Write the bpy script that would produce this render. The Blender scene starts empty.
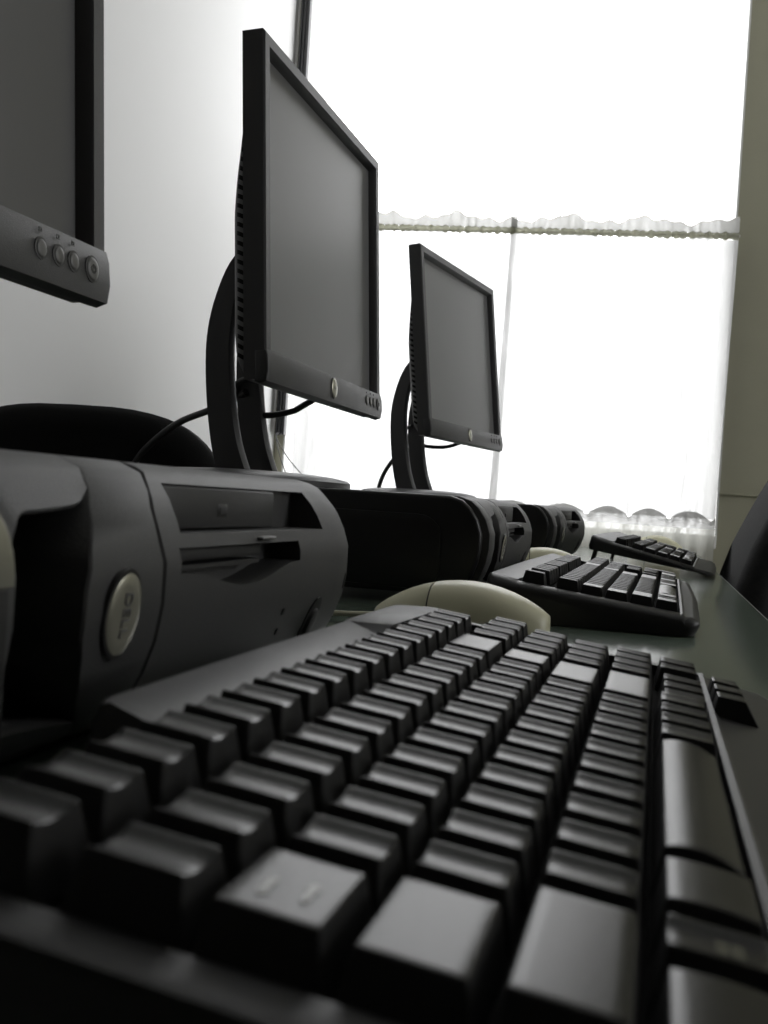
import bpy, bmesh, math, random
from mathutils import Matrix, Vector, Euler
random.seed(4)
C = bpy.context.scene.collection
PI = math.pi
DT = -0.005                                    # level of the desk top
U = 0.01905                                    # key pitch in metres

# ---------------------------------------------------------------- helpers
def link(name, me, m=None, parent=None, loc=None, rot=None):
    o = bpy.data.objects.new(name, me)
    C.objects.link(o)
    if m is not None:
        o.data.materials.append(m)
    if parent is not None:
        o.parent = parent
    if loc is not None:
        o.location = loc
    if rot is not None:
        o.rotation_euler = rot
    return o

def mesh(name, verts, faces, smooth=True, angle=40):
    me = bpy.data.meshes.new(name)
    me.from_pydata([tuple(v) for v in verts], [], faces)
    bm = bmesh.new(); bm.from_mesh(me)
    bmesh.ops.recalc_face_normals(bm, faces=bm.faces)
    finish(bm, me, smooth, angle)
    return me

def finish(bm, me, smooth=True, angle=40):
    if smooth:
        for f in bm.faces:
            f.smooth = True
        ca = math.radians(angle)
        for e in bm.edges:
            if len(e.link_faces) == 2 and e.calc_face_angle(0) > ca:
                e.smooth = False
            elif len(e.link_faces) != 2:
                e.smooth = False
    bm.to_mesh(me); bm.free()

class MB:
    """collects simple solids into one mesh"""
    def __init__(self):
        self.bm = bmesh.new()
    def box(self, x0, x1, y0, y1, z0, z1, bev=0.0, seg=2, M=None):
        b = bmesh.new()
        vs = [b.verts.new((x, y, z)) for x in (x0, x1) for y in (y0, y1) for z in (z0, z1)]
        for f in ((0, 1, 3, 2), (4, 6, 7, 5), (0, 4, 5, 1), (2, 3, 7, 6), (0, 2, 6, 4), (1, 5, 7, 3)):
            b.faces.new([vs[i] for i in f])
        bmesh.ops.recalc_face_normals(b, faces=b.faces)
        if bev > 0:
            bmesh.ops.bevel(b, geom=list(b.edges), offset=bev, segments=seg, profile=0.5, affect='EDGES')
        self.join(b, M)
        return self
    def join(self, b, M=None):
        if M is not None:
            bmesh.ops.transform(b, matrix=M, verts=b.verts)
        me = bpy.data.meshes.new('tmp'); b.to_mesh(me); b.free()
        self.bm.from_mesh(me); bpy.data.meshes.remove(me)
    def add(self, verts, faces, M=None):
        b = bmesh.new()
        vs = [b.verts.new(v) for v in verts]
        for f in faces:
            try: b.faces.new([vs[i] for i in f])
            except ValueError: pass
        bmesh.ops.recalc_face_normals(b, faces=b.faces)
        self.join(b, M)
        return self
    def prism(self, poly, y0, y1, bev=0.0, axis='y', M=None, seg=2):
        """poly of (x,z) extruded along y (axis='y'), or (x,y) along z (axis='z'), or (y,z) along x"""
        b = bmesh.new()
        def P(p, t):
            return {'y': (p[0], t, p[1]), 'z': (p[0], p[1], t), 'x': (t, p[0], p[1])}[axis]
        a = [b.verts.new(P(p, y0)) for p in poly]; c = [b.verts.new(P(p, y1)) for p in poly]
        f0 = b.faces.new(a); f1 = b.faces.new(list(reversed(c)))
        n = len(poly)
        for i in range(n):
            b.faces.new((a[i], c[i], c[(i + 1) % n], a[(i + 1) % n]))
        bmesh.ops.recalc_face_normals(b, faces=b.faces)
        if bev > 0:
            eds = [e for e in b.edges if f0 in e.link_faces or f1 in e.link_faces]
            bmesh.ops.bevel(b, geom=eds, offset=bev, segments=seg, profile=0.5, affect='EDGES')
        self.join(b, M)
        return self
    def lathe(self, prof, n=32, sx=1, sy=1, M=None):
        """prof of (r,z)"""
        vs = []; fs = []
        for r, z in prof:
            for k in range(n):
                a = 2 * PI * k / n
                vs.append((r * math.cos(a) * sx, r * math.sin(a) * sy, z))
        for j in range(len(prof) - 1):
            for k in range(n):
                fs.append((j * n + k, j * n + (k + 1) % n, (j + 1) * n + (k + 1) % n, (j + 1) * n + k))
        fs.append(list(range(n))); fs.append([(len(prof) - 1) * n + k for k in range(n)])
        return self.add(vs, fs, M)
    def tube(self, pts, r, n=10, smooth_n=0):
        pts = [Vector(p) for p in pts]
        if smooth_n:
            pts = spline(pts, smooth_n)
        vs = []; fs = []
        up = Vector((0.13, 0.21, 0.97))
        for i, p in enumerate(pts):
            t = (pts[min(i + 1, len(pts) - 1)] - pts[max(i - 1, 0)]).normalized()
            a = t.cross(up)
            if a.length < 1e-4: a = t.cross(Vector((1, 0, 0)))
            a.normalize(); b = t.cross(a)
            for k in range(n):
                q = 2 * PI * k / n
                vs.append(p + a * r * math.cos(q) + b * r * math.sin(q))
        for i in range(len(pts) - 1):
            for k in range(n):
                fs.append((i * n + k, i * n + (k + 1) % n, (i + 1) * n + (k + 1) % n, (i + 1) * n + k))
        fs.append(list(range(n))); fs.append([(len(pts) - 1) * n + k for k in range(n)])
        return self.add([tuple(v) for v in vs], fs)
    def loft(self, rings, cap=True):
        n = len(rings[0]); vs = [p for r in rings for p in r]; fs = []
        for j in range(len(rings) - 1):
            for k in range(n):
                fs.append((j * n + k, j * n + (k + 1) % n, (j + 1) * n + (k + 1) % n, (j + 1) * n + k))
        if cap:
            fs.append(list(range(n))); fs.append([(len(rings) - 1) * n + k for k in range(n)])
        return self.add(vs, fs)
    def me(self, name, smooth=True, angle=40):
        me = bpy.data.meshes.new(name)
        finish(self.bm, me, smooth, angle)
        return me
    def build(self, name, m, parent=None, loc=None, rot=None, smooth=True, angle=40):
        return link(name, self.me(name, smooth, angle), m, parent, loc, rot)

def spline(pts, n):
    out = []
    P = [pts[0]] + list(pts) + [pts[-1]]
    for i in range(1, len(P) - 2):
        for k in range(n):
            t = k / n
            a, b, c, d = P[i - 1], P[i], P[i + 1], P[i + 2]
            out.append(0.5 * ((2 * b) + (c - a) * t + (2 * a - 5 * b + 4 * c - d) * t * t + (3 * b - a - 3 * c + d) * t ** 3))
    out.append(P[-2])
    return out

def interp(x, xs, ys):
    if x <= xs[0]: return ys[0]
    for i in range(len(xs) - 1):
        if x <= xs[i + 1]:
            return ys[i] + (ys[i + 1] - ys[i]) * (x - xs[i]) / (xs[i + 1] - xs[i])
    return ys[-1]

def thing(name, label, cat, loc=(0, 0, 0), rot=(0, 0, 0), group=None):
    o = bpy.data.objects.new(name, None); C.objects.link(o)
    o.empty_display_size = 0.05
    o.location = loc; o.rotation_euler = rot
    return tag(o, label, cat, group)

def tag(o, label, cat, group=None):
    o['label'] = label; o['category'] = cat
    if group: o['group'] = group
    elif 'group' in o: del o['group']
    return o

def structure(o):
    o['kind'] = 'structure'
    return o

def copy_tree(o, parent=None):
    c = o.copy(); C.objects.link(c)
    if parent is not None:
        c.parent = parent
    for ch in list(o.children):
        copy_tree(ch, c)
    return c

# ---------------------------------------------------------------- materials
def mat(name, col, rough=0.5, spec=0.5, bump=0.0, bscale=400.0, var=0.0, vscale=6.0, coat=0.0, metal=0.0, sheen=0.0, coord='Object'):
    m = bpy.data.materials.new(name); m.use_nodes = True
    nt = m.node_tree; b = nt.nodes['Principled BSDF']
    b.inputs['Base Color'].default_value = (*col, 1)
    b.inputs['Roughness'].default_value = rough
    b.inputs['Specular IOR Level'].default_value = spec
    b.inputs['Metallic'].default_value = metal
    b.inputs['Coat Weight'].default_value = coat
    b.inputs['Sheen Weight'].default_value = sheen
    tc = nt.nodes.new('ShaderNodeTexCoord')
    if var > 0:
        n = nt.nodes.new('ShaderNodeTexNoise'); n.inputs['Scale'].default_value = vscale; n.inputs['Detail'].default_value = 4
        nt.links.new(tc.outputs[coord], n.inputs['Vector'])
        mx = nt.nodes.new('ShaderNodeMix'); mx.data_type = 'RGBA'
        mx.inputs['A'].default_value = (*[c * (1 - var) for c in col], 1)
        mx.inputs['B'].default_value = (*[min(1, c * (1 + var)) for c in col], 1)
        nt.links.new(n.outputs['Fac'], mx.inputs['Factor'])
        nt.links.new(mx.outputs['Result'], b.inputs['Base Color'])
    if bump > 0:
        n = nt.nodes.new('ShaderNodeTexNoise'); n.inputs['Scale'].default_value = bscale; n.inputs['Detail'].default_value = 2
        nt.links.new(tc.outputs[coord], n.inputs['Vector'])
        bp = nt.nodes.new('ShaderNodeBump'); bp.inputs['Strength'].default_value = bump; bp.inputs['Distance'].default_value = 0.0006
        nt.links.new(n.outputs['Fac'], bp.inputs['Height'])
        nt.links.new(bp.outputs['Normal'], b.inputs['Normal'])
    return m

def sheer(name, col, clear, opaque=0.0):
    """thin cloth: part see-through, part translucent, part plain diffuse"""
    m = bpy.data.materials.new(name); m.use_nodes = True
    nt = m.node_tree; nt.nodes.clear()
    out = nt.nodes.new('ShaderNodeOutputMaterial')
    tr = nt.nodes.new('ShaderNodeBsdfTransparent')
    tl = nt.nodes.new('ShaderNodeBsdfTranslucent'); tl.inputs['Color'].default_value = (*col, 1)
    df = nt.nodes.new('ShaderNodeBsdfDiffuse'); df.inputs['Color'].default_value = (*col, 1)
    tc = nt.nodes.new('ShaderNodeTexCoord')
    wv = nt.nodes.new('ShaderNodeTexNoise'); wv.inputs['Scale'].default_value = 90; wv.inputs['Detail'].default_value = 3
    mp = nt.nodes.new('ShaderNodeMapping'); mp.inputs['Scale'].default_value = (1, 1, 0.12)
    nt.links.new(tc.outputs['Object'], mp.inputs['Vector']); nt.links.new(mp.outputs['Vector'], wv.inputs['Vector'])
    m1 = nt.nodes.new('ShaderNodeMixShader'); m1.inputs['Fac'].default_value = opaque
    nt.links.new(tl.outputs[0], m1.inputs[1]); nt.links.new(df.outputs[0], m1.inputs[2])
    mr = nt.nodes.new('ShaderNodeMapRange')
    mr.inputs['From Min'].default_value = 0.3; mr.inputs['From Max'].default_value = 0.7
    mr.inputs['To Min'].default_value = max(0, clear - 0.1); mr.inputs['To Max'].default_value = min(1, clear + 0.1)
    nt.links.new(wv.outputs['Fac'], mr.inputs['Value'])
    m2 = nt.nodes.new('ShaderNodeMixShader')
    nt.links.new(mr.outputs['Result'], m2.inputs['Fac'])
    nt.links.new(m1.outputs[0], m2.inputs[1]); nt.links.new(tr.outputs[0], m2.inputs[2])
    nt.links.new(m2.outputs[0], out.inputs['Surface'])
    return m

def pane_glass(name):
    m = bpy.data.materials.new(name); m.use_nodes = True
    nt = m.node_tree; nt.nodes.clear()
    out = nt.nodes.new('ShaderNodeOutputMaterial')
    tr = nt.nodes.new('ShaderNodeBsdfTransparent'); gl = nt.nodes.new('ShaderNodeBsdfGlossy')
    gl.inputs['Roughness'].default_value = 0.02
    mx = nt.nodes.new('ShaderNodeMixShader'); mx.inputs['Fac'].default_value = 0.05
    nt.links.new(tr.outputs[0], mx.inputs[1]); nt.links.new(gl.outputs[0], mx.inputs[2])
    nt.links.new(mx.outputs[0], out.inputs['Surface'])
    return m

M = {}
M['kb_body'] = mat('keyboard_body_plastic', (0.012, 0.012, 0.0122), 0.42, 0.36, 0.25, 1500)
M['key'] = mat('key_plastic', (0.009, 0.009, 0.009), 0.26, 0.24, 0.12, 1800)
M['key_side'] = mat('key_side_plastic', (0.009, 0.009, 0.009), 0.6, 0.16)
M['plate'] = mat('key_plate_plastic', (0.006, 0.006, 0.006), 0.9, 0.1)
M['legend'] = mat('legend_print', (0.13, 0.13, 0.10), 0.26, 0.28)
M['pc_bezel'] = mat('computer_bezel_plastic', (0.056, 0.056, 0.056), 0.5, 0.4, 0.35, 1600)
M['pc_dark'] = mat('computer_dark_plastic', (0.012, 0.012, 0.012), 0.55, 0.35)
M['pc_case'] = mat('computer_case_paint', (0.014, 0.014, 0.015), 0.33, 0.45, 0.3, 1200)
M['tray'] = mat('drive_front_plastic', (0.036, 0.036, 0.037), 0.5, 0.4, 0.2, 1500)
M['mon'] = mat('monitor_plastic', (0.030, 0.030, 0.031), 0.42, 0.5, 0.3, 1500)
M['mon_dark'] = mat('monitor_back_plastic', (0.012, 0.012, 0.012), 0.5, 0.4, 0.2, 1500)
M['shell'] = mat('monitor_rear_plastic', (0.050, 0.050, 0.050), 0.5, 0.4, 0.2, 1500)
M['slot'] = mat('vent_slot_dark', (0.004, 0.004, 0.004), 0.8, 0.1)
M['screen'] = mat('screen_matte_panel', (0.13, 0.13, 0.131), 0.34, 0.5)
M['badge'] = mat('badge_silver', (0.50, 0.49, 0.40), 0.25, 0.6, metal=0.5)
M['ring'] = mat('badge_ring', (0.02, 0.02, 0.02), 0.4)
M['badge_text'] = mat('badge_lettering', (0.10, 0.10, 0.11), 0.35)
M['button'] = mat('button_grey', (0.10, 0.10, 0.095), 0.35, 0.6)
M['mouse'] = mat('mouse_cream_plastic', (0.68, 0.66, 0.47), 0.36, 0.45, 0.15, 1500)
M['seam'] = mat('mouse_seam', (0.06, 0.06, 0.05), 0.6)
M['cable'] = mat('cable_rubber', (0.015, 0.015, 0.015), 0.5)
M['cream_cable'] = mat('mouse_cable_rubber', (0.5, 0.48, 0.36), 0.5)
M['desk'] = mat('desk_laminate', (0.100, 0.128, 0.103), 0.15, 0.5, 0.04, 260, 0.12, 40)
M['desk_edge'] = mat('desk_edging', (0.03, 0.035, 0.03), 0.5)
M['metal'] = mat('leg_metal', (0.10, 0.10, 0.10), 0.4, metal=0.6)
M['wall'] = mat('white_wall_paint', (0.76, 0.76, 0.755), 0.7, 0.3, 0.15, 90, 0.02, 3)
M['wall_olive'] = mat('beige_wall_paint', (0.42, 0.41, 0.31), 0.75, 0.3, 0.4, 150, 0.05, 12)
M['ceiling'] = mat('ceiling_paint', (0.84, 0.84, 0.82), 0.8, 0.2, 0.1, 60)
M['floor'] = mat('floor_vinyl', (0.26, 0.25, 0.23), 0.5, 0.4, 0.1, 40, 0.15, 5)
M['wall_dark'] = mat('unseen_dark_wall', (0.07, 0.055, 0.04), 0.6, 0.3, 0.1, 40, 0.2, 5)
M['frame'] = mat('window_frame_paint', (0.82, 0.82, 0.80), 0.5)
M['dark_bar'] = mat('dark_frame_metal', (0.02, 0.02, 0.022), 0.35, 0.5)
M['pane'] = pane_glass('window_pane_glass')
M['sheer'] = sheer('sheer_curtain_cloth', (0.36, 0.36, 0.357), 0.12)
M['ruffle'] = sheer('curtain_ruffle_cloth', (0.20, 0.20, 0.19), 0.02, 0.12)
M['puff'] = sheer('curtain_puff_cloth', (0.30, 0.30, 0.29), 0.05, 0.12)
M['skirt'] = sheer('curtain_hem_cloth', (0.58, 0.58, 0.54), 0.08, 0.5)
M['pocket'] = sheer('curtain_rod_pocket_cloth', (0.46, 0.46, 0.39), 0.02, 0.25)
M['cord'] = mat('blind_cord_fibre', (0.10, 0.10, 0.10), 0.7)
M['chair_black'] = mat('black_chair_fabric', (0.010, 0.010, 0.010), 0.9, 0.15, 0.6, 500)
M['chair_grey'] = mat('charcoal_chair_fabric', (0.032, 0.032, 0.033), 0.9, 0.2, 0.8, 420, 0.25, 120)
M['chair_plastic'] = mat('chair_black_plastic', (0.015, 0.015, 0.015), 0.45)

def text_mesh(name, body, size, depth=0.0004):
    cu = bpy.data.curves.new(name, 'FONT'); cu.body = body; cu.size = size; cu.extrude = depth
    cu.align_x = 'CENTER'; cu.align_y = 'CENTER'; cu.resolution_u = 3
    o = bpy.data.objects.new(name, cu); C.objects.link(o)
    dg = bpy.context.evaluated_depsgraph_get(); dg.update()
    me = bpy.data.meshes.new_from_object(o.evaluated_get(dg))
    bpy.data.objects.remove(o); bpy.data.curves.remove(cu)
    me.name = name; me.materials.clear()
    return me

# ---------------------------------------------------------------- camera
CAM_Z = 0.083
F_PX = 1034.0
cam_d = bpy.data.cameras.new('camera'); cam = bpy.data.objects.new('camera', cam_d); C.objects.link(cam)
R_RIGHT = (0.964595, 0.256202, 0.062587)
R_DOWN = (0.063483, 0.004780, -0.997971)
R_FWD = (-0.255981, 0.966611, -0.011654)
cam.matrix_world = Matrix((
    (R_RIGHT[0], -R_DOWN[0], -R_FWD[0], 0.0),
    (R_RIGHT[1], -R_DOWN[1], -R_FWD[1], 0.0),
    (R_RIGHT[2], -R_DOWN[2], -R_FWD[2], CAM_Z),
    (0, 0, 0, 1)))
cam_d.sensor_fit = 'VERTICAL'; cam_d.sensor_height = 36.0; cam_d.sensor_width = 27.0
cam_d.lens = F_PX / 1024 * 36.0
cam_d.clip_start = 0.01; cam_d.clip_end = 200
cam_d.dof.use_dof = True; cam_d.dof.focus_distance = 0.95; cam_d.dof.aperture_fstop = 24
bpy.context.scene.camera = cam

def at_y(px, py, y):
    """the point on the plane y = const seen at a pixel of the 768x1024 picture"""
    c = ((px - 384) / F_PX, (py - 512) / F_PX, 1.0)
    r = [R_RIGHT[i] * c[0] + R_DOWN[i] * c[1] + R_FWD[i] * c[2] for i in range(3)]
    t = y / r[1]
    return Vector((r[0] * t, y, r[2] * t + CAM_Z))

# ---------------------------------------------------------------- the room
XL, XR, YB, YW, ZF, ZC = -1.082, 2.5, -1.5, 2.80, -0.74, 1.95
WX0, WX1, WZ0, WZ1 = -1.052, 0.148, 0.040, 1.75          # window opening
def room_box(name, m, *b):
    return structure(MB().box(*b).build(name, m, smooth=False))
room_box('floor', M['floor'], XL - 0.1, XR + 0.1, YB - 0.1, YW + 0.15, ZF - 0.1, ZF)
room_box('ceiling', M['ceiling'], XL - 0.1, XR + 0.1, YB - 0.1, YW + 0.15, ZC, ZC + 0.1)
room_box('wall_left', M['wall'], XL - 0.12, XL, YB - 0.1, YW + 0.15, ZF, ZC)
RY0, RY1, RZ0, RZ1 = 1.15, 2.55, 0.35, 1.75                # unseen window added in the right-hand wall for fill light
wr_ = MB()
for y0, y1, z0, z1 in ((YB - 0.1, RY0, ZF, ZC), (RY1, YW + 0.15, ZF, ZC), (RY0, RY1, ZF, RZ0), (RY0, RY1, RZ1, ZC)):
    wr_.box(XR, XR + 0.12, y0, y1, z0, z1)
structure(wr_.build('wall_right', M['wall'], smooth=False))
fr = MB()
for y in (RY0, 0.5 * (RY0 + RY1) - 0.02, RY1 - 0.04): fr.box(XR + 0.02, XR + 0.07, y, y + 0.04, RZ0, RZ1, 0.003)
for z in (RZ0, RZ1 - 0.04): fr.box(XR + 0.02, XR + 0.07, RY0, RY1, z, z + 0.04, 0.003)
w2 = structure(fr.build('fill_window', M['frame'], smooth=False))
structure(MB().box(XR + 0.043, XR + 0.047, RY0, RY1, RZ0, RZ1).build('glass_pane', M['pane'], w2, smooth=False))
room_box('wall_back', M['wall_dark'], XL, XR, YB - 0.12, YB, ZF, ZC)  # unseen wall, made dark and near to cut bounce light from behind
wf = MB()
for x0, x1, z0, z1 in ((XL, WX0, ZF, ZC), (WX0, WX1, ZF, WZ0), (WX0, WX1, WZ1, ZC), (WX1, XR, ZF, ZC)):
    wf.box(x0, x1, YW, YW + 0.15, z0, z1)
structure(wf.build('wall_front', M['wall_olive'], smooth=False))
# window by the desks
fr = MB()                                                # splayed jambs, head and sill
fr.prism([(WX0 - 0.001, YW - 0.003), (WX0 + 0.004, YW - 0.003), (WX0 + 0.026, YW + 0.12), (WX0 - 0.001, YW + 0.12)], WZ0 - 0.02, WZ1 + 0.02, axis='z')
fr.prism([(WX1 + 0.001, YW - 0.003), (WX1 - 0.004, YW - 0.003), (WX1 - 0.034, YW + 0.12), (WX1 + 0.001, YW + 0.12)], WZ0 - 0.02, WZ1 + 0.02, axis='z')
fr.box(WX0, WX1, YW - 0.003, YW + 0.12, WZ1 - 0.02, WZ1 + 0.02, 0.002)
fr.box(WX0, WX1, YW - 0.012, YW + 0.12, WZ0 - 0.03, WZ0 + 0.004, 0.003)
w1 = structure(fr.build('window_1', M['frame'], smooth=False))
structure(MB().box(WX0 + 0.02, WX1 - 0.02, YW + 0.100, YW + 0.104, WZ0, WZ1).build('glass_pane', M['pane'], w1, smooth=False))
# thin ledge across the beige wall beside the window
structure(MB().box(WX1 + 0.004, XR, YW - 0.005, YW, 0.150, 0.156, 0.001).build('trim_1', M['wall_olive']))

# dark folded blind hanging in the corner beside the window, its two cords below
bl = thing('folded_blind', 'narrow dark blind folded to one side at the left edge of the window', 'blind', (-1.055, 2.775, 0.25))
s = MB()
for k, (x0, x1) in enumerate(((-0.012, -0.0055), (-0.0035, 0.004), (0.006, 0.0135))):
    s.box(x0, x1, -0.012 + 0.002 * k, 0.014, 0.0, 1.66, 0.002)
s.box(-0.011, 0.012, -0.006, 0.012, 0.005, 1.655)
s.build('slat_stack', M['dark_bar'], bl)
c1 = MB(); c1.tube([(-0.004, 0, 0.01), (0.0, -0.03, -0.01), (0.05, -0.052, -0.07), (0.11, -0.055, -0.13), (0.16, -0.055, -0.20)], 0.0016, 6, 6)
c1.build('pull_cord', M['cord'], bl)
c2 = MB(); c2.tube([(0.004, 0, 0.01), (0.0, -0.03, -0.01), (0.03, -0.052, -0.08), (0.06, -0.055, -0.14), (0.085, -0.055, -0.20)], 0.0016, 6, 6)
c2.build('pull_cord', M['cord'], bl)

# ---------------------------------------------------------------- cafe curtains
YC = 2.745
ROD0, ROD1 = -1.03, 0.155
def rod_z(x): return interp(x, (-0.80, 0.146), (0.832, 0.802))
rod = MB()
rod.tube([(ROD0, YC, rod_z(ROD0)), (ROD1, YC, rod_z(ROD1))], 0.0028, 12)
tag(rod.build('curtain_rod', M['frame']), 'thin rod carrying the cafe curtains across the window', 'curtain rod')
def fold(x, z, ph, a=0.010):
    g = 0.55 + 0.45 * (0.9 - z)
    return a * g * (math.sin(x * 41 + ph) + 0.6 * math.sin(x * 67 + 2.1 * ph + z * 1.5) + 0.4 * math.sin(x * 23 - ph + z))
def curtain(x0, x1, ph, label, xb0, xb1):
    root = thing('cafe_curtain', label, 'curtain', (0.5 * (x0 + x1), YC, 0.02), group=None)
    ox, oz = root.location.x, root.location.z
    nx, nz = 120, 22
    def X(s, z):                                  # sides drift a little towards the hem
        t = max(0.0, min(1.0, (0.80 - z) / 0.75))
        return (x0 + (x1 - x0) * s) * (1 - t) + (xb0 + (xb1 - xb0) * s) * t
    vs = []; fs = []
    for j in range(nz + 1):
        for i in range(nx + 1):
            s_ = i / nx
            zt = rod_z(x0 + (x1 - x0) * s_) - 0.008
            z = zt + (0.085 - zt) * j / nz
            x = X(s_, z)
            vs.append((x - ox, fold(x, z, ph), z - oz))
    for j in range(nz):
        for i in range(nx):
            a = j * (nx + 1) + i
            fs.append((a, a + 1, a + nx + 2, a + nx + 1))
    link('curtain_cloth', mesh('curtain_cloth', vs, fs), M['sheer'], root)
    # rod pocket
    vs = []; fs = []
    for j in range(9):
        a = 2 * PI * j / 8
        for i in range(nx + 1):
            x = x0 + (x1 - x0) * i / nx
            r = 0.0085 + 0.0018 * math.sin(x * 310 + ph) + 0.001 * math.sin(x * 173)
            vs.append((x - ox, r * math.cos(a), rod_z(x) + r * math.sin(a) - oz))
    for j in range(8):
        for i in range(nx):
            a = j * (nx + 1) + i
            fs.append((a, a + 1, a + nx + 2, a + nx + 1))
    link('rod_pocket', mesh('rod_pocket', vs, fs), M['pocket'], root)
    # header ruffle standing above the rod, scalloped top
    vs = []; fs = []
    for j in range(7):
        for i in range(nx + 1):
            x = x0 + (x1 - x0) * i / nx
            h = 0.030 + 0.008 * math.sin(x * 31 + ph * 1.7) + 0.004 * math.sin(x * 74 + ph) + 0.003 * math.sin(x * 140)
            vs.append((x - ox, fold(x, 0.9, ph + 1.3, 0.006) * (j / 6) - 0.002, rod_z(x) + 0.006 + h * j / 6 - oz))
    for j in range(6):
        for i in range(nx):
            a = j * (nx + 1) + i
            fs.append((a, a + 1, a + nx + 2, a + nx + 1))
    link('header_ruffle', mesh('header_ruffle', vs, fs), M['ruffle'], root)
    # gathered hem: puffed scallops, a stitched band, the skirt below
    vs = []; fs = []
    prof = [(0.0, 1.0), (-0.010, 0.75), (-0.016, 0.45), (-0.012, 0.15), (-0.004, 0.0)]
    for (yo, t) in prof:
        for i in range(nx + 1):
            x = xb0 + (xb1 - xb0) * i / nx
            sc = abs(math.sin((x + 0.02 * math.sin(x * 9)) * 27 + ph))
            vs.append((x - ox, yo - 0.004 + fold(x, 0.1, ph, 0.004), 0.060 + t * (0.018 + 0.026 * sc ** 0.8) - oz))
    for j in range(len(prof) - 1):
        for i in range(nx):
            a = j * (nx + 1) + i
            fs.append((a, a + 1, a + nx + 2, a + nx + 1))
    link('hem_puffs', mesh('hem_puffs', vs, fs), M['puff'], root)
    vs = []; fs = []
    for j in range(8):
        for i in range(nx * 2 + 1):
            x = xb0 + (xb1 - xb0) * i / (nx * 2)
            a_ = 0.002 + 0.009 * min(1, j / 4)
            vs.append((x - ox, -0.004 + a_ * (0.6 * math.sin(x * 150 + ph) + 0.5 * math.sin(x * 97 + 1.7 * ph)), 0.060 - 0.026 * j - oz))
    for j in range(7):
        for i in range(nx * 2):
            a = j * (nx * 2 + 1) + i
            fs.append((a, a + 1, a + nx * 2 + 2, a + nx * 2 + 1))
    link('hem_skirt', mesh('hem_skirt', vs, fs), M['skirt'], root)
    return root
curtain(-1.02, -0.410, 0.4, 'left panel of the white sheer cafe curtain, mostly behind the monitors', -1.0, -0.420)
curtain(-0.426, 0.152, 2.3, 'right panel of the white sheer cafe curtain, gathered hem at the desk end', -0.442, 0.140)

# ---------------------------------------------------------------- desk
DX0, DX1, DY0, DY1 = -0.535, 0.106, -0.55, 2.70
dk = thing('desk', 'long green-grey laminate desk carrying the row of computers', 'desk', (0.5 * (DX0 + DX1), 1.05, ZF))
dz = DT - ZF
w, l = (DX1 - DX0) / 2, (DY1 - DY0) / 2
oy = 0.5 * (DY0 + DY1) - 1.05
MB().box(-w, w - 0.002, oy - l, oy + l, dz - 0.026, dz, 0.002).build('desktop', M['desk'], dk)
MB().box(w - 0.002, w, oy - l, oy + l, dz - 0.027, dz - 0.0015, 0.0008).build('edge_strip', M['desk_edge'], dk)
MB().box(-w + 0.06, -w + 0.08, oy - l + 0.05, oy + l - 0.05, dz - 0.40, dz - 0.026, 0.002).build('modesty_panel', M['desk_edge'], dk)
for sx in (-1, 1):
    for sy in (-0.96, 0.0, 0.96):
        MB().box(sx * (w - 0.05) - 0.02, sx * (w - 0.05) + 0.02, oy + sy * l - 0.02, oy + sy * l + 0.02, 0, dz - 0.026, 0.003).build('leg', M['metal'], dk)

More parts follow.
